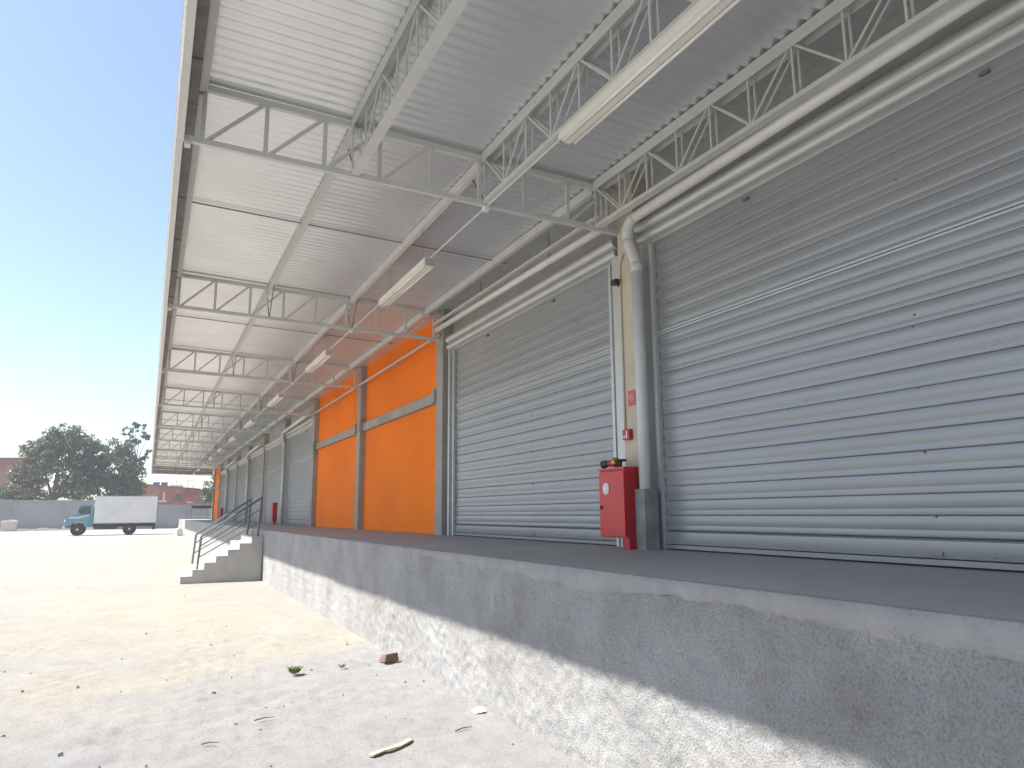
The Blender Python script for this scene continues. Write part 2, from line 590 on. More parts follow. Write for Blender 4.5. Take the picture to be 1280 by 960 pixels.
# smooth cement lip trowelled over the near edge, ragged below
ly = np.arange(YBACK, 7.45, 0.05)
lb = 0.115 + 0.05 * vnoise(ly * 1.7, ly * 0, 41) + 0.04 * vnoise(ly * 6, ly * 0 + 5, 42) + 0.03 * vnoise(ly * 14, ly * 0 + 5, 44)
lb *= np.clip((7.75 - ly) / 0.8, 0.75, 1)
prof = []
for k, (t, dx) in enumerate(((0, 0.0), (0.02, -0.009), (0.5, -0.011), (0.85, -0.008), (1.0, 0.004))):
    jit = 0.006 * vnoise(ly * 5, ly * 0 + k, 43) + 0.004 * vnoise(ly * 17, ly * 0 + k, 45)
    prof.append(np.stack([XD - 0.010 + dx + jit, ly, DH + 0.005 - lb * t], -1))
prof.insert(0, np.stack([np.full_like(ly, XD + 0.045) + 0.05 * vnoise(ly * 2, ly * 0, 46), ly, np.full_like(ly, DH + 0.004)], -1))
under(link('cement_lip', grid_mesh('cement_lip', np.stack(prof, 1), M['lip'])), dock)

# ------------------------------------------------------------------ staircase up to the dock
YS = 19.4
stair = thing('concrete_staircase', 'concrete steps with two dark handrails leading up to the dock', 'staircase', (1.7, YS + 1.2, 0))
SW = 2.4
xs = [0.79, 1.045, 1.30, 1.56, 1.82, 2.085, 2.36]
zs = [0.165, 0.31, 0.465, 0.61, 0.755, 0.90, 1.06]
zs = [z for z in zs]
for i, (x, z) in enumerate(zip(xs, zs)):
    x1 = xs[i + 1] if i < 6 else XD - 0.02
    st = MB().box(x, x1 - 0.001, YS, YS + SW, -0.05, z)
    under(st.build('step', M['stairc']), stair)
for yy in (YS + 0.12, YS + SW - 0.12):
    hr = MB()
    lo_, hi_ = Vector((1.20, yy, 1.08)), Vector((2.56, yy, 2.02))
    hr.tube([Vector((1.15, yy, 0.31)), lo_], 0.026, 8)
    hr.tube([lo_, hi_], 0.028, 8)
    h = under(hr.build('handrail', M['rail'], smooth=False), stair)
    auto_smooth(h)
    for k in (0.36, 0.70):
        a = Vector((1.15, yy, 0.31)).lerp(lo_, k)
        b = Vector((2.52, yy, 1.06)).lerp(hi_, k)
        mid = MB().tube([a, b], 0.014, 6).build('mid_rail', M['rail'], h)
    MB().tube([(2.50, yy, 1.055), hi_ + Vector((0, 0, 0.02))], 0.030, 8).build('post', M['rail'], h)

# ------------------------------------------------------------------ warehouse
wh = thing('warehouse', 'long warehouse with grey roller doors, concrete columns and orange wall bays', 'warehouse', (XW, 30, 0))
under(MB().box(4.90, 22, YBACK, YEND + 0.25, -0.05, 5.75).build('wall', M['body']), wh)
XC = 4.56                                                # column face


def column(y, material, hw):
    c = MB().box(XC, 4.92, y - hw[0], y + hw[1], DH - 0.03, 5.6).build('column', material)
    return under(c, wh)


ORANGE = {1, 2, 9}
for k, y in enumerate(FR):
    i = k - 2
    if i < -1:
        continue
    column(y, M['cream'] if i in (0,) else M['conc'], (0.30, 0.0) if i == 0 else (0.17, 0.17))
# head wall strip behind the gutter pipes
under(MB().box(4.76, 4.899, YBACK, YEND, 4.70, 5.45).build('head_wall', M['body']), wh)

# slat profile, one pitch, x outwards negative
PITCH = 0.145
SP = [(0.003, 0.0), (-0.004, 0.0012), (-0.0068, 0.004), (-0.0076, 0.010), (-0.0077, 0.030), (-0.0068, 0.042), (-0.0060, 0.0475),
      (-0.0068, 0.053), (-0.0086, 0.061), (-0.0098, 0.098), (-0.0090, 0.139), (-0.0076, 0.1428), (0.003, 0.1447)]


def slat_mesh(y0, y1, rows=1, z0=0):
    P = []
    for r_ in range(rows):
        for x, z in SP:
            P.append((x, z + r_ * PITCH + z0))
    ys = np.linspace(y0, y1, 3)
    A = np.array([[(x, y, z) for y in ys] for x, z in P])
    return grid_mesh('slat', A, M['galv'])


DTOP = 4.42
ZB0 = DH + 0.19                                         # first slat above the bottom bar
NSL = int((DTOP - ZB0) / PITCH) + 1


def roller_door(i, detail, label):
    ya, yb = FR[i + 2] + 0.34, FR[i + 3] - 0.50
    # black sheet behind the curtain, painting in the shade of the gap
    bk_ = MB().box(XW + 0.03, XW + 0.045, ya - 0.02, yb + 0.02, DH + 0.001, DTOP + 0.1)
    d = under(bk_.build('roller_door', M['black']), wh)
    d['label'] = label
    for y, s in ((ya, -1), (yb, 1)):                    # guide channel, filler and cover plate on each side
        y0, y1 = sorted((y, y + s * 0.05))
        MB().box(XW - 0.055, XW + 0.05, y0, y1, DH, DTOP + 0.02).build('guide_channel', M['galv_dull'], d)
        y0, y1 = sorted((y + s * 0.051, y + s * 0.13))
        MB().box(XW - 0.02, XW + 0.05, y0, y1, DH, DTOP + 0.05).build('filler_plate', M['galv_dull'], d)
        y0, y1 = sorted((y + s * 0.131, y + s * (0.31 if s < 0 else 0.20)))
        MB().box(XW - 0.085, XW + 0.05, y0, y1, DH, DTOP + 0.06).build('cover_plate', M['galv_dull'], d)
    if detail:
        me = slat_mesh(ya + 0.004, yb - 0.004)
        for r_ in range(NSL):
            s = link('slat', me, d, (XW + random.uniform(-0.0015, 0.0015), 0, ZB0 + r_ * PITCH))
            s.rotation_euler = (0, random.uniform(-0.018, 0.018), 0)
        # end clips seen as small ticks down the guide
        tick = MB().box(XW - 0.022, XW - 0.004, -0.006, 0.012, 0.02, 0.085).mesh('end_clip', M['sag'])
        for r_ in range(NSL):
            link('end_clip', tick, d, (0, yb - 0.012, ZB0 + r_ * PITCH))
    else:
        link('curtain', slat_mesh(ya + 0.004, yb - 0.004, NSL, ZB0), d, (XW, 0, 0))
    if detail:
        bolt = MB().tube([(-0.016, 0, 0), (-0.002, 0, 0)], 0.008, 8).mesh('bolt', M['rod'])
        for zq in (1.55, 1.98, 2.42, 2.85, 2.93, 3.95):
            link('bolt', bolt, d, (XW, ya + (yb - ya) * 0.42 + random.uniform(-0.02, 0.02), zq))
        MB().box(XW - 0.032, XW - 0.0185, ya + (yb - ya) * 0.42 - 0.05, ya + (yb - ya) * 0.42 + 0.05, DH + 0.075, DH + 0.10).build('lock_plate', M['sag'], d)
    # bottom bar: tall plate and an angle under it
    b = MB().prism([(XW + 0.01, DH + 0.055), (XW - 0.012, DH + 0.058), (XW - 0.018, DH + 0.11), (XW - 0.014, DH + 0.17), (XW + 0.01, DH + 0.186)], 'y', ya + 0.003, yb - 0.003)
    b.box(XW - 0.030, XW + 0.01, ya + 0.003, yb - 0.003, DH + 0.014, DH + 0.050)
    auto_smooth(b.build('bottom_bar', M['galv'], d), 50)
    # seam plates half way up
    zseam = ZB0 + 14 * PITCH
    sm = MB().box(XW - 0.020, XW + 0.0, ya + 0.003, yb - 0.003, zseam - 0.022, zseam - 0.006)
    sm.box(XW - 0.020, XW + 0.0, ya + 0.003, yb - 0.003, zseam + 0.004, zseam + 0.020)
    sm.build('seam_plate', M['galv_dull'], d)
    # head profile: two rolled ridges and a flat plate
    a0, a1 = ya - 0.22, yb + 0.22
    hp = MB()
    pr = [(XW + 0.05, 4.44)]
    pr += [(XW - 0.03, 4.44)]
    for cx, cz, rr in ((XW - 0.06, 4.525, 0.055), (XW - 0.075, 4.655, 0.065)):
        for t in range(0, 9):
            an = -math.pi / 2 - t * math.pi / 8
            pr.append((cx + rr * math.cos(an), cz + rr * math.sin(an)))
    pr += [(XW + 0.05, 4.725)]
    hp.prism(pr, 'y', a0, a1)
    h = hp.build('head_profile', M['galv_dull'], d)
    auto_smooth(h, 40)
    for q in (0.28, 0.72):
        yq = ya + (yb - ya) * q
        MB().box(XW - 0.035, XW - 0.012, yq - 0.03, yq + 0.03, 4.375, 4.40).build('bracket', M['rod'], d)
    return d


names = {-1: 'grey roller door nearest the camera, cut by the right edge of the photo',
         0: 'grey roller door behind the red cabinet, next to the orange wall'}
DOORS = {-1: (True, 'large grey ribbed roller door closest to the camera at the right edge'),
         0: (True, 'grey ribbed roller door between the cream column and the orange wall'),
         3: (False, 'first grey roller door beyond the orange wall'),
         4: (False, 'second grey roller door beyond the orange wall, with a red cabinet before it'),
         5: (False, 'third grey roller door beyond the orange wall'),
         6: (False, 'fourth grey roller door beyond the orange wall'),
         7: (False, 'fifth grey roller door beyond the orange wall'),
         8: (False, 'farthest grey roller door, next to the end orange bay')}
for i, (det, lab) in DOORS.items():
    roller_door(i, det, lab)
# bay behind the camera is a plain wall
under(MB().box(4.74, 4.899, FR[0] + 0.2, FR[1] - 0.2, DH, 4.70).build('wall_panel', M['conc']), wh)

for i in sorted(ORANGE):
    ya, yb = FR[i + 2] + 0.172, FR[i + 3] - 0.172
    under(MB().box(4.70, 4.899, ya, yb, DH + 0.001, 3.60).build('orange_wall', M['orange']), wh)
    under(MB().box(4.70, 4.898, ya, yb, 3.80, 5.40).build('orange_wall', M['orange']), wh)
    under(MB().box(4.61, 4.897, ya, yb, 3.602, 3.798).build('tie_beam', M['conc']), wh)
    for y, s in ((ya, 1), (yb, -1)):
        y0, y1 = sorted((y - s * 0.03, y + s * 0.10))
        under(MB().box(XC - 0.05, XC + 0.04, y0, y1, 3.58, 3.83).build('beam_seat', M['conc']), wh)

# ------------------------------------------------------------------ canopy
cp = thing('canopy', 'long steel truss canopy with ribbed metal soffit over the loading dock', 'canopy', (2.3, 30, 4.8))
XE = 0.0
# corrugated sheets, each a piece of its own
SH = 0.775
wav = 6
ny = wav * 10
ysn = np.linspace(0, SH + 0.02, ny + 1)
sx_ = np.linspace(XE - 0.02, 4.86, 3)
sA = np.zeros((len(sx_), ny + 1, 3))
for a, x in enumerate(sx_):
    sA[a, :, 0] = x
    sA[a, :, 1] = ysn
    ph = (ysn / SH * wav) % 1
    tri = np.clip(np.abs(ph - 0.5) * 4 - 0.55, 0, 1)            # trapezoid-like wave with soft flanks
    tri = tri * tri * (3 - 2 * tri)
    sA[a, :, 2] = zt(x) + 0.062 + 0.022 * tri - 0.004 * (ysn / SH)
sheet_me = grid_mesh('roof_sheet', sA, M['sheet'])
nsh = int((YEND + 0.1 - YBACK) / SH) + 1
for k in range(nsh):
    s = link('roof_sheet', sheet_me, None, (0, YBACK + k * SH, random.uniform(-0.0015, 0.0015)))
    s.parent = cp
    s.matrix_parent_inverse = Matrix.Translation(-cp.location)
# upper skin so that no sun leaks through and the edge has thickness
tp = MB()
tp.add([(XE - 0.03, YBACK, zt(XE) + 0.13), (4.95, YBACK, zt(4.95) + 0.13), (4.95, YEND + 0.1, zt(4.95) + 0.13), (XE - 0.03, YEND + 0.1, zt(XE) + 0.13),
        (XE - 0.03, YBACK, zt(XE) + 0.10), (4.95, YBACK, zt(4.95) + 0.10), (4.95, YEND + 0.1, zt(4.95) + 0.10), (XE - 0.03, YEND + 0.1, zt(XE) + 0.10)],
       [(0, 1, 2, 3), (7, 6, 5, 4), (0, 4, 5, 1), (1, 5, 6, 2), (2, 6, 7, 3), (3, 7, 4, 0)])
under(tp.build('top_skin', M['fascia']), cp)
# eave: fascia with bottom lip, one length per bay, and the edge purlin inside it
for k in range(len(FR) - 1):
    y0, y1 = FR[k] + 0.004, FR[k + 1] - 0.004
    dxk = random.uniform(-0.006, 0.006)
    f_ = MB()
    f_.box(XE - 0.005 + dxk, XE + 0.004 + dxk, y0, y1, 4.79, 5.52)
    f_.box(XE + 0.0045 + dxk, XE + 0.050 + dxk, y0, y1, 4.79, 4.797)
    f_.box(XE + 0.044 + dxk, XE + 0.050 + dxk, y0, y1, 4.7975, 4.83)
    under(f_.build('fascia', M['fascia']), cp)
    g_ = MB()
    g_.box(0.058, 0.063, y0, y1, 5.16, 5.34)
    g_.box(0.0635, 0.1395, y0, y1, 5.16, 5.166)
    g_.box(0.140, 0.145, y0, y1, 5.16, 5.28)
    go_ = under(g_.build('gutter', M['gutter']), cp)
    for q in range(4):
        yj = y0 + (q + 0.5) * (y1 - y0) / 4
        MB().box(0.054, 0.147, yj - 0.012, yj + 0.012, 5.153, 5.159).build('gutter_joint', M['rod'], go_)
    e_ = MB()
    e_.box(0.150, 0.215, y0 + 0.03, y1 - 0.03, zt(0.18) - 0.055, zt(0.18) + 0.055)
    under(e_.build('eave_purlin', M['steel']), cp)
# end fascia closing the far end
under(MB().box(XE + 0.06, 4.5, YEND + 0.06, YEND + 0.09, 4.78, 5.40).build('end_fascia', M['fascia_dark']), cp)

PX = [0.20 + 0.53 * q for q in range(9)]
PUR = [1.55, 2.92, 4.28]


def truss(y):
    c = MB()
    x0, x1 = 0.02, XC
    c.bar((x0, y, zb(x0)), (x1, y, zb(x1)), 0.050, 0.052)
    x0 = 0.15
    c.bar((x0, y, zt(x0)), (x1, y, zt(x1)), 0.052, 0.058)
    t = under(c.build('truss', M['steel']), cp)
    off = Matrix.Translation(-Vector((0, 0, 0)))
    for q, x in enumerate(PX):
        MB().bar((x, y, zb(x) + 0.0255), (x, y, zt(x) - 0.0285), 0.036, 0.032, (0, 1, 0)).build('vertical', M['steel'], t)
        if q < len(PX) - 1:
            xa, xb = x + 0.035, PX[q + 1] - 0.03
            MB().bar((xa, y, zb(xa) + 0.02), (xb, y, zt(xb) - 0.02), 0.029, 0.031, (0, 1, 0)).build('diagonal', M['steel'], t)
    return t


for k, y in enumerate(FR):
    if y < -2:
        continue
    if k == len(FR) - 1:
        y -= 0.02
    truss(y)
    # short boss under the eave end of every truss
    bb = MB().box(0.06, 0.11, y - 0.04, y + 0.04, zb(0.1) - 0.065, zb(0.1) - 0.031)
    under(bb.build('truss_cleat', M['steel']), cp)
    if k < 2:
        continue
    for x in PUR[:2]:
        r_ = MB()
        for s in (-1, 1):
            if s < 0 and k == 2:
                continue
            r_.tube([(x + 0.02, y, zb(x) - 0.01), (x + 0.02, y + s * 0.42, zt(x) - 0.01)], 0.008, 5)
        under(r_.build('fly_brace', M['rod']), cp)

# purlins: plain channels beyond the first frame
for k in range(2, len(FR) - 1):
    for x in PUR:
        y0, y1 = FR[k] + 0.034, FR[k + 1] - 0.034
        z = zt(x)
        pm = MB().box(x - 0.03, x - 0.024, y0, y1, z - 0.055, z + 0.055)
        pm.box(x - 0.0235, x + 0.03, y0, y1, z - 0.055, z - 0.049)
        pm.box(x - 0.0235, x + 0.03, y0, y1, z + 0.049, z + 0.055)
        under(pm.build('purlin', M['steel']), cp)
# lattice joists in the bay over the camera
for k in (1,):
    for x in PUR:
        y0, y1 = FR[k] + 0.034, FR[k + 1] - 0.034
        zT, zB = zt(x) + 0.0, zb(x) + 0.01
        j = MB()
        j.box(x - 0.04, x + 0.04, y0, y1, zB - 0.020, zB + 0.020)
        j.box(x - 0.055, x - 0.048, y0, y1, zT - 0.055, zT + 0.055)
        j.box(x + 0.048, x + 0.055, y0, y1, zT - 0.055, zT + 0.055)
        j.box(x - 0.0475, x + 0.0475, y0, y1, zT + 0.030, zT + 0.036)
        jo = under(j.build('lattice_joist', M['steel']), cp)
        nP = 12
        ps = [y1 - (y1 - y0) * q / nP for q in range(nP + 1)]
        for q in range(nP + 1):
            v = MB()
            for s in (-1, 1):
                v.bar((x + s * 0.036, ps[q] - 0.02, zB + 0.02), (x + s * 0.036, ps[q] - 0.02, zT - 0.03), 0.018, 0.012, (1, 0, 0))
            if q < nP:
                v.build('post', M['steel'], jo)
                d_ = MB()
                a, b = ps[q] - 0.04, ps[q + 1] + 0.0
                za, zc = (zT - 0.035, zB + 0.02) if q % 2 == 0 else (zB + 0.02, zT - 0.035)
                for s in (-1, 1):
                    d_.bar((x + s * 0.036, a, za), (x + s * 0.036, b, zc), 0.018, 0.010, (1, 0, 0))
                d_.build('lacing', M['steel'], jo)
# sag rods across each bay
for k in range(1, len(FR) - 1):
    ym = (FR[k] + FR[k + 1]) / 2 - 0.12
    if k == 1:
        continue
    under(MB().bar((0.2, ym, zt(0.2) + 0.03), (4.5, ym, zt(4.5) + 0.03), 0.012, 0.016).build('sag_rod', M['sag']), cp)

# ------------------------------------------------------------------ strip lights and their conduit
cond = thing('conduit_line', 'thin electrical conduit line running under the trusses', 'conduit', (2.93, 30, 4.7))
for k in range(1, len(FR) - 1):
    seg = MB().tube([(2.93, FR[k] + 0.045, 4.725), (2.93, FR[k + 1] - 0.041, 4.725)], 0.011, 6)
    under(seg.build('conduit', M['steel']), cond)
    bx = MB().box(2.90, 2.96, FR[k + 1] - 0.04, FR[k + 1] + 0.04, 4.685, zb(2.93) - 0.031)
    under(bx.build('junction_box', M['pvc_light']), cond)
LL = 2.02
hs = MB().prism([(-0.075, 0.075), (0.075, 0.075), (0.085, 0.03), (0.085, 0.0), (0.03, -0.004), (0.024, -0.020), (-0.024, -0.020), (-0.03, -0.004), (-0.085, 0.0), (-0.085, 0.03)], 'y', -LL / 2, LL / 2).mesh('housing', M['lamp'])
tb = MB().tube([(0, -LL / 2 + 0.03, 0), (0, LL / 2 - 0.03, 0)], 0.014, 8).mesh('tube', M['tube'], True)
ec = MB().box(-0.07, 0.07, 0, 0.012, -0.03, 0.06).mesh('end_cap', M['galv_dull'])
hw_ = MB().tube([(0, 0, 0), (0, 0, 0.52)], 0.003, 5).mesh('hanger', M['sag'])
lamp_lab = ['long white strip light largest and nearest the camera, over the near roller door',
            'white strip light second from the camera, between the first two trusses',
            'white strip light third from the camera, in front of the orange wall',
            'white strip light fourth from the camera', 'white strip light fifth from the camera',
            'white strip light sixth from the camera', 'white strip light seventh from the camera',
            'white strip light eighth from the camera', 'white strip light ninth from the camera',
            'white strip light tenth from the camera, second from the canopy end',
            'white strip light farthest from the camera, at the canopy end']
for q, k in enumerate(range(1, len(FR) - 1)):
    yc = (FR[k] + FR[k + 1]) / 2 + (0.19 if k == 1 else -0.15)
    t = thing('strip_light', lamp_lab[q], 'light', (2.93, yc, 4.65), 'strip lights hung in a row under the canopy')
    link('housing', hs, t)
    for s in (-1, 1):
        link('tube', tb, t, (s * 0.052, 0, -0.016))
        link('end_cap', ec, t, (0, -LL / 2 - 0.0125 if s < 0 else LL / 2 + 0.0005, 0))
        link('hanger', hw_, t, (0, s * 0.7, 0.075))

# ------------------------------------------------------------------ drain pipes
def drain(i, label, far=False):
    y = FR[i + 2]
    n = 8 if far else 16
    t = thing('drainpipe', label, 'drainpipe', (4.5, y, DH), 'grey drainpipes beside the columns')
    z0 = 4.69
    y -= 0.08
    pts = [(4.44, y - BAY + 0.3, z0 + 0.10), (4.44, y - 0.42, z0)]
    run = MB().tube(pts, 0.056, n)
    r_ = run.build('gutter_pipe', M['pvc_light'], None, True)
    under(r_, t)
    el = []
    for q in range(9):                                   # bend from the run down into the offset
        a = q / 8 * R(80)
        el.append((4.44, y - 0.42 + 0.14 * math.sin(a), z0 - 0.14 * (1 - math.cos(a))))
    el += [(4.45, y - 0.275, z0 - 0.20)]
    e = MB().tube(el, 0.064, n).build('elbow', M['pvc'], None, True)
    under(e, t)
    off = [(4.45, y - 0.275, z0 - 0.19), (4.455, y - 0.28, z0 - 0.26), (4.50, y - 0.31, z0 - 0.43), (4.515, y - 0.32, z0 - 0.52)]
    under(MB().tube(off, 0.058, n).build('offset_bend', M['pvc'], None, True), t)
    under(MB().tube([(4.515, y - 0.32, z0 - 0.50), (4.515, y - 0.32, DH)], 0.060, n).build('down_pipe', M['pvc'], None, True), t)
    under(MB().tube([(4.515, y - 0.32, z0 - 0.57), (4.515, y - 0.32, z0 - 0.47)], 0.066, n).build('collar', M['pvc'], None, True), t)
    if not far:
        under(MB().prism([(4.44, y - 0.40), (4.60, y - 0.41), (4.60, y - 0.225), (4.46, y - 0.22), (4.44, y - 0.24)], 'z', DH + 0.001, DH + 0.60).build('concrete_plinth', M['plinth']), t)


drain(0, 'grey drainpipe with concrete plinth beside the cream column and red cabinet')
drain(4, 'grey drainpipe on the first column beyond the orange wall', True)
drain(6, 'grey drainpipe on the third column beyond the orange wall', True)
drain(8, 'farthest grey drainpipe, near the end of the dock', True)
# header pipe over the second bay and orange wall
hp = thing('header_pipe', 'pale pipe running over the roller door towards the orange wall', 'pipe', (4.44, 9.3, 4.7))
under(MB().tube([(4.46, T1 + 0.05, 4.80), (4.46, T1 + BAY - 0.1, 4.86)], 0.045, 12).build('pipe', M['pvc_light'], None, True), hp)
under(MB().bar((4.40, T1 + 0.1, 4.93), (4.40, T1 + BAY - 0.1, 4.95), 0.05, 0.03).build('cable_tray', M['steel']), hp)
for q in (1.4, 3.6):
    under(MB().tube([(4.46, T1 + q, 4.75), (4.46, T1 + q, 5.2)], 0.006, 5).build('hanger', M['rod']), hp)
op = thing('wall_conduit', 'thin pale conduit crossing the top of the orange wall', 'conduit', (4.5, 18, 4.5))
under(MB().tube([(4.52, T1 + BAY - 0.1, 4.78), (4.52, T1 + 3 * BAY + 0.2, 4.74)], 0.024, 8).build('pipe', M['steel'], None, True), op)
for y in (T1 + BAY + 0.4, T1 + 1.5 * BAY, T1 + 2 * BAY, T1 + 2.5 * BAY):
    under(MB().box(4.50, 4.70, y, y + 0.03, 4.77, 4.80).build('bracket', M['steel']), op)

# ------------------------------------------------------------------ fire cabinet, sign, alarm
def cabinet(y, label, full=True):
    t = thing('hose_cabinet', label, 'fire cabinet', (4.3, y, DH), 'red fire cabinets on the dock')
    B0 = DH + 0.115
    body = MB().box(4.335, 4.49, y - 0.235, y + 0.235, B0, B0 + 0.69)
    under(body.build('body', M['darkred']), t)
    dr = under(MB().box(4.317, 4.334, y - 0.225, y + 0.228, B0 + 0.015, B0 + 0.675).build('door', M['red']), t)
    if full:
        w_ = []
        for q in range(20):
            a = 2 * math.pi * q / 20
            w_.append((y + 0.095 + 0.062 * math.cos(a), B0 + 0.50 + 0.062 * math.sin(a)))
        MB().prism(w_, 'x', 4.311, 4.3165).build('window', M['galv_dull'], dr)
        MB().box(4.307, 4.3105, y + 0.045, y + 0.145, B0 + 0.485, B0 + 0.52).build('label', M['white'], dr)
        MB().box(4.300, 4.3165, y + 0.185, y + 0.20, B0 + 0.29, B0 + 0.325).build('handle', M['black'], dr)
    under(MB().box(4.313, 4.50, y - 0.24, y + 0.24, B0 + 0.691, B0 + 0.715).build('top', M['red']), t)
    for yy in (y - 0.17,):
        under(MB().box(4.36, 4.46, yy - 0.06, yy + 0.06, DH + 0.001, B0 - 0.001).build('foot', M['darkred']), t)
    return B0


B0 = cabinet(6.42, 'tall red metal hose cabinet with round window at the cream column')
v = thing('hose_valve', 'black and brass hose valve lying on top of the near red cabinet', 'valve', (4.36, 6.44, B0 + 0.716))
zt_ = B0 + 0.716
under(MB().tube([(4.36, 6.62, zt_ + 0.045), (4.36, 6.56, zt_ + 0.05), (4.36, 6.50, zt_ + 0.05)], [0.045, 0.038, 0.03], 12).build('hose_coupling', M['black'], None, True), v)
under(MB().tube([(4.36, 6.50, zt_ + 0.05), (4.36, 6.40, zt_ + 0.05)], 0.035, 12).build('valve_body', M['red'], None, True), v)
under(MB().tube([(4.36, 6.40, zt_ + 0.055), (4.36, 6.37, zt_ + 0.055)], 0.052, 14).build('brass_ring', M['brass'], None, True), v)
hw2 = MB()
hw2.tube([(4.36 + 0.055 * math.cos(a), 6.30 + 0.055 * math.sin(a), zt_ + 0.07) for a in [2 * math.pi * q / 14 for q in range(15)]], 0.012, 6)
hw2.bar((4.305, 6.30, zt_ + 0.07), (4.415, 6.30, zt_ + 0.07), 0.012, 0.012)
hw2.tube([(4.36, 6.30, zt_), (4.36, 6.30, zt_ + 0.075)], 0.018, 8)
under(hw2.build('hand_wheel', M['black'], None, True), v)
cabinet(T1 + 4 * BAY - 0.0 + 0.55 + 0.1, 'small distant red fire cabinet before the second door beyond the orange wall', False)
cabinet(T1 + 8 * BAY + 0.7, 'most distant red fire cabinet near the end orange bay', False)

sg = thing('fire_sign', 'small square red fire sign on the cream column', 'sign', (XC, 6.31, 2.8))
under(MB().box(XC - 0.006, XC - 0.001, 6.325 - 0.075, 6.325 + 0.075, 2.70, 2.885).build('plate', M['signpale']), sg)
under(MB().box(XC - 0.010, XC - 0.0065, 6.325 - 0.066, 6.325 + 0.066, 2.709, 2.876).build('field', M['signred']), sg)
ring = MB()
ring.tube([(XC - 0.012, 6.325 + 0.034 * math.cos(a), 2.800 + 0.044 * math.sin(a)) for a in [2 * math.pi * q / 18 for q in range(19)]], 0.006, 6)
ring.tube([(XC - 0.012, 6.325 + 0.014 * math.cos(a), 2.800 + 0.018 * math.sin(a)) for a in [2 * math.pi * q / 12 for q in range(13)]], 0.006, 6)
for sz in (-1, 1):
    ring.box(XC - 0.013, XC - 0.0105, 6.325 - 0.055, 6.325 - 0.045, 2.79 + sz * 0.06 - 0.006, 2.79 + sz * 0.06 + 0.012)
under(ring.build('symbol', M['signpale']), sg)
al = thing('alarm_box', 'small red alarm call box below the fire sign', 'alarm box', (XC, 6.40, 2.4))
under(MB().box(XC - 0.05, XC - 0.001, 6.34, 6.46, 2.35, 2.46).build('case', M['darkred']), al)
under(MB().box(XC - 0.054, XC - 0.0505, 6.375, 6.395, 2.365, 2.445).build('glass_panel', M['white']), al)
under(MB().box(XC - 0.054, XC - 0.0505, 6.415, 6.44, 2.37, 2.395).build('button', M['white']), al)
cc = thing('cable_conduit', 'thin vertical conduit down the cream column to the alarm box', 'conduit', (XC, 6.44, 2.4))
under(MB().tube([(XC - 0.012, 6.46, 2.461), (XC - 0.012, 6.46, 4.25), (XC - 0.012, 6.44, 4.34), (XC - 0.012, 6.38, 4.42)], 0.010, 8).build('pipe', M['cream'], None, True), cc)
for z in (2.9, 3.5, 4.1):
    under(MB().box(XC - 0.014, XC - 0.001, 6.445, 6.475, z, z + 0.012).build('clip', M['galv_dull']), cc)
fl_ = thing('floodlight', 'small black emergency floodlight on the cream column', 'floodlight', (XC, 6.5, 4.1))
under(MB().box(XC - 0.09, XC - 0.03, 6.44, 6.53, 4.09, 4.145).build('head', M['black']), fl_)
under(MB().box(XC - 0.03, XC - 0.001, 6.46, 6.495, 4.075, 4.10).build('bracket', M['black']), fl_)
# faint painted strokes on the cream column
mk = MB().tube([(XC - 0.001, 6.33 + 0.035 * math.cos(a), 3.24 + 0.03 * math.sin(a)) for a in [math.pi * q / 10 for q in range(11)]], 0.004, 5)
under(mk.build('painted_mark', M['pier']), wh)
for z in (3.135, 3.03):
    under(MB().box(XC - 0.003, XC - 0.0005, 6.29, 6.37, z, z + 0.01).build('painted_mark', M['pier']), wh)

# ------------------------------------------------------------------ bits on the yard
bk = MB()
bkv = [(-.10, -.06, 0), (.11, -.05, 0), (.10, .06, 0), (-.09, .07, 0), (-.075, -.045, .085), (.085, -.04, .095), (.095, .04, .075), (-.06, .05, .07)]
bk.add(bkv, [(3, 2, 1, 0), (4, 5, 6, 7), (0, 1, 5, 4), (1, 2, 6, 5), (2, 3, 7, 6), (3, 0, 4, 7)])
b_ = bk.build('broken_brick', M['brick'])
b_.location = (2.49, 8.16, -0.004)
b_.rotation_euler = (0.03, 0.05, R(20))
bev = b_.modifiers.new('bevel', 'BEVEL'); bev.width = 0.008; bev.segments = 2
tag(b_, 'brown broken brick lying by the foot of the dock', 'brick')
st = MB()
ptsx = [(0, 0), (0.12, 0.02), (0.24, 0.012), (0.40, 0.06)]
for a, b in zip(ptsx[:-1], ptsx[1:]):
    st.bar((a[0], a[1], 0.004), (b[0], b[1], 0.006), 0.045, 0.010)
s_ = st.build('wood_strip', M['wood'])
s_.location = (1.45, 5.12, 0.0)
s_.rotation_euler = (0, 0, R(22))
tag(s_, 'pale splintered wood strip lying on the ground in front', 'wood scrap')
pa = MB().add([(-.05, -.04, 0), (.05, -.03, .004), (.055, .035, .02), (0, .045, .028), (-.055, .03, .006)], [(0, 1, 2, 3, 4)])
pa.add([(-.05, -.04, -.002), (.05, -.03, .002), (.055, .035, .018), (0, .045, .026), (-.055, .03, .004)], [(4, 3, 2, 1, 0)])
p_ = pa.build('paper_scrap', M['paper'])
p_.location = (2.53, 5.78, 0.004)
tag(p_, 'white paper scrap against the foot of the dock', 'paper')


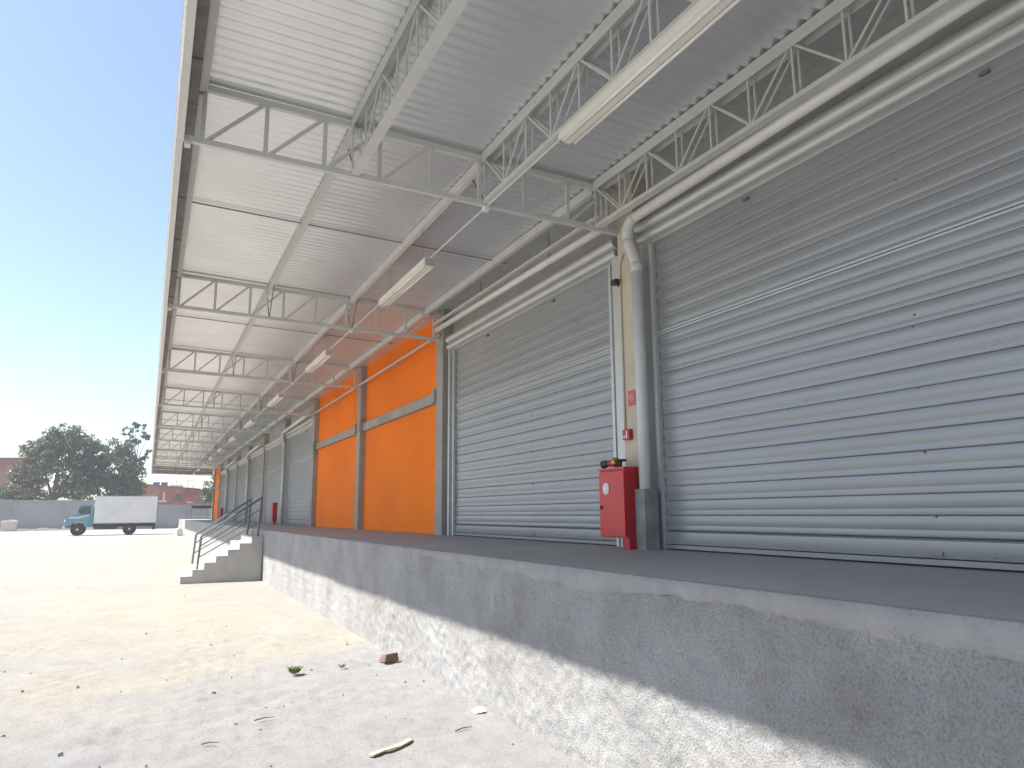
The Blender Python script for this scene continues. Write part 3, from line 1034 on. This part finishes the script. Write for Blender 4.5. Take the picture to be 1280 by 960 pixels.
def weed(x, y, n, h, label):
    mw = MB()
    for q in range(n):
        a = random.uniform(0, 6.28)
        l_ = random.uniform(0.5, 1) * h
        d = Vector((math.cos(a), math.sin(a), 0))
        s = Vector((-d.y, d.x, 0)) * l_ * 0.16
        p0 = d * random.uniform(0, 0.03)
        p1 = p0 + d * l_ * 0.4 + Vector((0, 0, l_ * 0.6))
        p2 = p1 + d * l_ * 0.35 + Vector((0, 0, l_ * 0.15))
        mw.add([p0, p1 - s, p2, p1 + s], [(0, 1, 2, 3)])
    o = mw.build('weed', M['weed'])
    o.location = (x, y, 0)
    tag(o, label, 'weed', 'weeds in the yard')


weed(1.45, 7.98, 40, 0.10, 'small green weed tuft alone in the yard, nearest the wood strip')
weed(1.95, 8.05, 18, 0.05, 'tiny dry weed tuft between the green tuft and the brick')
for q, (x, y, l_, a, lab) in enumerate(((0.86, 6.35, 0.16, 8, 'thin dark twig on the grey ground left of the wood strip'),
                                        (0.45, 5.9, 0.12, -12, 'short dark twig near the bottom of the photo'),
                                        (2.15, 5.35, 0.16, 14, 'dark twig between the wood strip and the dock'),
                                        (-1.0, 5.6, 0.14, 25, 'bent pale twig at the lower left of the yard'))):
    tw = MB().tube([(0, 0, 0.01), (l_ * .5, 0.012, 0.016), (l_, 0, 0.012)], [0.006, 0.005, 0.003], 6)
    o = tw.build('twig', M['twig'])
    o.location = (x, y, 0.0)
    o.rotation_euler = (0, 0, R(a))
    tag(o, lab, 'twig', 'twigs on the yard')

# ------------------------------------------------------------------ far yard
wb_ = MB().prism([(-0.22, 0), (0.22, 0), (0.24, 0.42), (0.05, 0.62), (-0.2, 0.50)], 'y', -0.3, 0.3).build('concrete_bollard', M['whiteblock'])
wb_.location = (2.25, 63.5, 0)
wb_.rotation_euler = (0, 0, R(12))
tag(wb_, 'small whitewashed concrete block by the far end of the dock', 'block')

YW = 100
bw = thing('boundary_wall', 'long grey cement boundary wall across the back of the yard', 'wall', (-8, YW, 0))
secs = [(-60, -24, 3.55), (-23.98, -14, 3.50), (-13.98, -5, 3.42), (-4.98, 0.2, 3.30), (0.22, 5.6, 2.86), (5.62, 30, 2.80)]
for a, b, h in secs:
    under(MB().box(a, b, YW, YW + 0.2, -0.1, h).build('wall_section', M['wallgrey']), bw)
    under(MB().box(b - 0.10, b + 0.12, YW - 0.06, YW - 0.003, -0.1, h + 0.02).build('pilaster', M['wallgrey']), bw)
kb = thing('kerb', 'low pale kerb along the foot of the boundary wall', 'kerb', (-15, YW - 1.6, 0))
for q in range(26):
    x = -30 + q * 0.95
    under(MB().box(x, x + 0.92, YW - 1.75, YW - 1.45, -0.05, 0.16 + random.uniform(0, 0.14)).build('kerb_stone', M['whiteblock']), kb)
pr_ = thing('masonry_pier', 'pinkish block pier standing before the boundary wall at far left', 'pier', (-13.4, YW - 2.5, 0))
under(MB().box(-14.3, -12.9, YW - 3.0, YW - 2.1, -0.05, 0.98).build('shaft', M['pier']), pr_)
under(MB().prism([(-14.38, 0.981), (-12.82, 0.981), (-12.95, 1.16), (-13.6, 1.24), (-14.25, 1.16)], 'y', YW - 3.06, YW - 2.04).build('cap', M['whiteblock']), pr_)

gt = thing('metal_gate', 'dark metal gate frame at the far end of the dock', 'gate', (4.3, 75, DH))
for x in (3.62, 4.95, 5.9):
    under(MB().tube([(x, 74.9, DH), (x, 74.9, 4.3 if x < 4 else 2.65)], 0.03, 8).build('post', M['rod']), gt)
under(MB().box(3.60, 6.0, 74.86, 74.94, 2.20, 2.46).build('top_beam', M['chassis']), gt)
for x in (4.05, 4.5):
    under(MB().tube([(x, 74.9, DH), (x, 74.9, 2.2)], 0.014, 6).build('bar', M['rod']), gt)
under(MB().box(3.66, 5.9, 74.88, 74.92, 1.42, 1.46).build('low_rail', M['whiteblock']), gt)

# ------------------------------------------------------------------ truck
YT = 70.0
tk = thing('box_truck', 'blue bonneted truck with a white box body parked across the yard', 'truck', (-2.6, YT, 0))
hwid = 1.15


def tpart(mb, name, material, smooth=False):
    o = mb.build(name, material, None, False)
    under(o, tk)
    if smooth:
        auto_smooth(o, 35)
    return o


bxo = tpart(MB().box(-3.98, 0.68, YT, YT + 2.3, 0.98, 3.22), 'box_body', M['truckbox'])
for q in range(1, 6):
    x = -3.98 + q * 4.66 / 6
    MB().box(x - 0.012, x + 0.012, YT - 0.012, YT - 0.001, 1.0, 3.2).build('panel_joint', M['truckbox'], bxo).matrix_parent_inverse = Matrix()
for z, h in ((0.98, 0.07), (3.16, 0.06)):
    MB().box(-4.0, 0.70, YT - 0.02, YT - 0.002, z, z + h).build('edge_rail', M['galv_dull'], bxo)
MB().box(0.681, 0.72, YT - 0.02, YT + 2.32, 0.98, 3.24).build('rear_frame', M['chassis'], bxo)
ym_ = YT + 0.12
cabp = [(-5.95, 0.78), (-6.02, 1.05), (-5.98, 1.42), (-5.88, 1.55), (-5.28, 1.70), (-5.16, 1.78), (-4.98, 2.42), (-4.86, 2.52), (-4.08, 2.54), (-4.04, 2.48), (-4.04, 0.72),
        (-4.62, 0.72), (-4.66, 0.95), (-4.82, 1.14), (-5.10, 1.20), (-5.38, 1.14), (-5.54, 0.95), (-5.58, 0.78)]
cab = tpart(MB().prism(cabp, 'y', ym_, ym_ + 2.06), 'cab', M['truckblue'], True)
dw = MB().prism([(-5.02, 1.74), (-4.86, 2.36), (-4.25, 2.38), (-4.25, 1.74)], 'y', ym_ - 0.012, ym_ - 0.002)
dwn = dw.build('side_window', M['glass'], cab)
MB().box(-4.27, -4.255, ym_ - 0.02, ym_ - 0.002, 0.8, 2.42).build('door_seam', M['chassis'], cab)
MB().prism([(-5.18, 1.76), (-5.21, 1.76), (-5.04, 2.40), (-5.00, 2.40)], 'y', ym_ + 0.1, ym_ + 1.96).build('windscreen', M['glass'], cab)
MB().prism([(-5.75, 1.50), (-5.1, 1.52), (-4.30, 1.72), (-4.30, 1.62), (-5.1, 1.40), (-5.75, 1.38)], 'y', ym_ - 0.010, ym_ - 0.002).build('pale_stripe', M['whiteblock'], cab)
MB().box(-4.60, -4.48, ym_ - 0.035, ym_ - 0.012, 1.40, 1.44).build('door_handle', M['chrome'], cab)
MB().box(-5.05, -4.97, ym_ - 0.20, ym_ - 0.06, 1.85, 2.20).build('mirror', M['black'], cab)
MB().box(-6.04, -6.021, ym_ + 0.3, ym_ + 1.76, 0.98, 1.40).build('grille', M['chrome'], cab)
for yy in (ym_ + 0.04, ym_ + 1.78):
    MB().tube([(-6.06, yy + 0.12, 1.16), (-5.96, yy + 0.12, 1.16)], 0.10, 12).build('headlight', M['tube'], cab)
tpart(MB().box(-6.16, -5.98, YT + 0.08, YT + 2.24, 0.58, 0.80), 'bumper', M['chrome'])
ch = MB()
for yy in (YT + 0.72, YT + 1.5):
    ch.box(-5.95, 0.55, yy, yy + 0.09, 0.70, 0.94)
for x in (-3.4, -2.2, -0.4, 0.4):
    ch.box(x, x + 0.1, YT + 0.7, YT + 1.6, 0.72, 0.92)
tpart(ch, 'chassis_frame', M['chassis'])
tpart(MB().box(-3.95, -2.25, YT + 0.22, YT + 0.70, 0.52, 0.92), 'fuel_tank', M['chassis'])
tpart(MB().box(-0.62, 0.62, YT + 0.1, YT + 2.2, 0.955, 0.979), 'rear_sill', M['chassis'])
tpart(MB().box(0.40, 0.62, YT + 0.12, YT + 0.18, 0.42, 0.94), 'mud_flap', M['black'])
for x, yy, w_ in ((-5.10, YT + 0.10, 0.24), (-5.10, YT + 1.94, 0.24), (-1.32, YT + 0.10, 0.50), (-1.32, YT + 1.70, 0.50)):
    ty = MB()
    prf = [(0.26, 0.0), (0.44, 0.0), (0.49, 0.04), (0.50, 0.10)]
    n = 24
    vv, fc = [], []
    ring_ = [(0.27, 0.02), (0.44, 0.0), (0.485, 0.03), (0.50, 0.07), (0.50, w_ - 0.07), (0.485, w_ - 0.03), (0.44, w_), (0.27, w_ - 0.02)]
    for q in range(n):
        a = 2 * math.pi * q / n
        for rr, yo in ring_:
            vv.append((x + rr * math.cos(a), yy + yo, 0.50 + rr * math.sin(a)))
    L = len(ring_)
    for q in range(n):
        for e in range(L):
            fc.append((q * L + e, q * L + (e + 1) % L, ((q + 1) % n) * L + (e + 1) % L, ((q + 1) % n) * L + e))
    ty.add(vv, fc)
    wo_ = tpart(ty, 'wheel', M['tyre'], True)
    MB().tube([(x, yy + 0.05, 0.50), (x, yy + w_ - 0.05, 0.50)], 0.268, 18).build('rim', M['chassis'], wo_)
    MB().tube([(x, yy + 0.0, 0.50), (x, yy + 0.049, 0.50)], 0.09, 10).build('hub', M['galv_dull'], wo_)

# ------------------------------------------------------------------ trees
def leaves(center_list, per, size, seed, spread):
    g = np.random.default_rng(seed)
    V, F = [], []
    C = np.array(center_list)
    n = len(C) * per
    cen = np.repeat(C[:, :3], per, 0)
    rad = np.repeat(C[:, 3], per)
    d = g.normal(size=(n, 3))
    d /= np.linalg.norm(d, axis=1)[:, None]
    r = g.random(n) ** 0.45
    pos = cen + d * (rad * r * spread)[:, None] * np.array([1, 1, 0.75])
    a = g.normal(size=(n, 3)); a /= np.linalg.norm(a, axis=1)[:, None]
    b = np.cross(a, g.normal(size=(n, 3))); b /= np.linalg.norm(b, axis=1)[:, None]
    s = size * (0.6 + 0.8 * g.random(n))
    p0 = pos - a * s[:, None]
    p1 = pos + b * (s * 0.45)[:, None]
    p2 = pos + a * s[:, None]
    p3 = pos - b * (s * 0.45)[:, None]
    V = np.stack([p0, p1, p2, p3], 1).reshape(-1, 3)
    F = np.arange(n * 4).reshape(-1, 4)
    return V.tolist(), F.tolist()


def tree(name, label, base, trunk_h, trunk_r, lobes, per_lobe, clump_r, per, size, lm, seed, cat='tree', group='trees beyond the boundary wall'):
    """lobes: (dx, dy, z, rx, ry, rz) ellipsoids filled with leaf clumps"""
    g = random.Random(seed)
    t = thing(name, label, cat, base, group)
    clumps = []
    tr = MB()
    top = (0.15, 0, trunk_h)
    tr.tube([(0, 0, -0.3), (0.05, 0.03, trunk_h * .5), top], [trunk_r * 1.3, trunk_r, trunk_r * .8], 9)
    for (dx, dy, z, rx, ry, rz) in lobes:
        tr.tube([top, (dx * .45, dy * .45, trunk_h + (z - trunk_h) * .45), (dx, dy, z)], [trunk_r * .55, trunk_r * .35, trunk_r * .12], 6)
        for q in range(per_lobe):
            u = Vector((g.gauss(0, 1), g.gauss(0, 1), g.gauss(0, 1))).normalized()
            k = g.random() ** 0.33
            p = (dx + u.x * rx * k, dy + u.y * ry * k, z + u.z * rz * k)
            clumps.append((*p, clump_r * g.uniform(0.55, 1.25)))
            if q % 4 == 0:
                tr.tube([(dx + (p[0] - dx) * .2, dy + (p[1] - dy) * .2, z + (p[2] - z) * .2), p], [trunk_r * .12, trunk_r * .04], 5)
    tr.build('trunk', M['bark'], t)
    vv, fc = leaves(clumps, per, size, seed, 1.0)
    c = MB()
    c.v, c.f = vv, fc
    c.build('crown', M[lm], t)
    return t


tree('broad_tree', 'broad dense dark green tree, the largest behind the boundary wall', (-11.3, 112, 0), 3.5, 0.40,
     [(-3.2, 0, 5.6, 2.6, 3, 3.0), (0.2, 0.5, 7.8, 3.6, 3.5, 4.2), (1.0, -.8, 11.2, 2.6, 2.6, 2.3), (-1.6, 0, 9.4, 2.6, 2.8, 2.8), (3.2, 0, 6.4, 2.4, 2.6, 3.4), (3.0, 0.3, 9.6, 2.2, 2.4, 2.6), (-4.6, 0, 4.4, 1.6, 2, 1.5)],
     66, 0.78, 46, 0.21, 'leaf', 11)
tree('bushy_tree', 'bushy mid green tree behind the truck, right of the broad tree', (-4.6, 113, 0), 3.6, 0.30,
     [(0.2, 0, 9.6, 2.2, 2.2, 2.3), (-1.6, 0, 7.0, 1.7, 2, 2.6), (2.0, 0, 7.6, 1.6, 2, 2.0), (2.4, 0, 5.0, 1.5, 1.8, 1.8), (0, 0, 5.0, 1.9, 2, 1.8)],
     60, 0.74, 40, 0.21, 'leaf2', 12)
tree('slender_tree', 'tall slender sparse tree rising by the canopy end', (-2.2, 116, 0), 8.0, 0.16,
     [(-1.0, 0, 13.2, 0.9, .8, 0.9), (0.6, 0, 13.9, 0.8, .8, 0.9), (1.3, 0, 12.4, 0.7, .8, 0.8), (0.1, 0, 11.6, 0.9, .8, 0.8), (1.3, 0, 10.2, 0.8, .8, 0.8), (-0.6, 0, 12.2, .6, .6, .6), (0.9, 0, 9.4, 0.6, .6, .6), (-.2, 0, 14.3, .5, .5, .5)],
     7, 0.34, 22, 0.19, 'leaf', 13)
tree('distant_tree', 'green tree behind the far end of the warehouse', (9.6, 128, 0), 3.0, 0.25,
     [(0, 0, 6.2, 1.9, 2, 2.0), (-1.0, 0, 4.6, 1.3, 1.5, 1.3), (1.6, 0, 7.4, 1.8, 2, 1.8)],
     40, 0.62, 30, 0.2, 'leaf', 14)

# ------------------------------------------------------------------ houses beyond the wall
YH = 132


def house(name, label, x0, x1, h0, h1, depth, windows, roof_over=0.25, yy=YH):
    t = thing(name, label, 'house', ((x0 + x1) / 2, yy, 0), 'brick houses beyond the boundary wall')
    wl = MB().prism([(x0, -0.1), (x1, -0.1), (x1, h1), (x0, h0)], 'y', yy, yy + depth)
    under(wl.build('wall', M['redbrick']), t)
    rf = MB().prism([(x0 - 0.3, h0 + 0.005), (x1 + 0.3, h1 + 0.005), (x1 + 0.3, h1 + 0.16), (x0 - 0.3, h0 + 0.20)], 'y', yy - roof_over, yy + depth + 0.2)
    under(rf.build('roof', M['tile']), t)
    for (a, b, c, d) in windows:
        w_ = under(MB().box(a, b, yy - 0.03, yy - 0.002, c, d).build('window', M['glass']), t)
        fr = MB()
        for q in ((a - .07, a - .001, c - .07, d + .07), (b + .001, b + .07, c - .07, d + .07), (a, b, c - .07, c - .001), (a, b, d + .001, d + .07)):
            fr.box(q[0], q[1], yy - 0.06, yy - 0.003, q[2], q[3])
        fr.build('frame', M['tile'], w_)
    return t


hR = house('brick_house', 'long low red brick house with a small dark window behind the truck', -4.6, 16, 6.75, 4.95, 9, [(3.9, 4.7, 3.95, 4.95)])
for a, b, c, d in ((1.2, 2.6, 3.7, 3.95), (2.0, 2.25, 3.9, 5.3), (8.6, 8.85, 3.2, 4.9), (5.6, 6.6, 3.55, 3.75)):
    under(MB().box(a, b, YH - 0.05, YH - 0.004, c, d).build('cement_patch', M['whiteblock']), hR)
house('tall_brick_house', 'tall red brick house at the left edge behind the broad tree', -38, -17.4, 10.0, 10.5, 10, [], 0.2, 136)
hL = house('grey_block_house', 'grey block building at the left edge below the brick house', -30, -15.2, 5.0, 5.0, 6, [], 0.1, 122)
for c_ in hL.children:
    if c_.name.startswith('wall'):
        c_.data.materials.clear(); c_.data.materials.append(M['wallgrey'])
hL['category'] = 'building'
for q, (x, lab) in enumerate(((0.9, 'blue water tank on the brick house roof, left of the pair'), (2.1, 'blue water tank on the brick house roof, right of the pair'))):
    t = thing('water_tank', lab, 'water tank', (x, YH + 1.5, 6.2), 'water tanks on the roof')
    under(MB().tube([(x, YH + 1.5, 6.33), (x, YH + 1.5, 6.95)], [0.46, 0.54], 18).build('tank', M['tank']), t)
    under(MB().tube([(x, YH + 1.5, 6.951), (x, YH + 1.5, 7.06)], [0.56, 0.2], 18).build('lid', M['whiteblock']), t)
an = thing('roof_clutter', 'pale antenna frame and pipes on the brick house roof', 'antenna', (4.4, YH + 1, 6.0))
for x, h in ((3.3, 0.9), (3.9, 1.3), (4.5, 0.8), (5.6, 1.2)):
    under(MB().tube([(x, YH + 1, 5.8), (x, YH + 1, 6.2 + h)], 0.05, 6).build('pole', M['galv_dull']), an)
under(MB().bar((5.6, YH + 1, 7.25), (7.2, YH + 1, 7.35), 0.08, 0.06).build('arm', M['galv_dull']), an)
under(MB().box(3.0, 4.9, YH + 0.8, YH + 1.6, 6.05, 6.45).build('pale_box', M['truckbox']), an)

# ------------------------------------------------------------------ thin scattering volume added to lift far darks, imitating camera glare
hz = bpy.data.materials.new('glare_veil')
hz.use_nodes = True
hn, hl = hz.node_tree.nodes, hz.node_tree.links
hn.clear()
pv = hn.new('ShaderNodeVolumePrincipled')
pv.inputs['Color'].default_value = (0.92, 0.95, 1.0, 1)
pv.inputs['Density'].default_value = 0.0009
ho = hn.new('ShaderNodeOutputMaterial')
hl.new(pv.outputs[0], ho.inputs['Volume'])
hb = MB().box(-60, 40, -20, 170, -1.0, 18).build('glare_volume', hz)
tag(hb, kind='stuff')
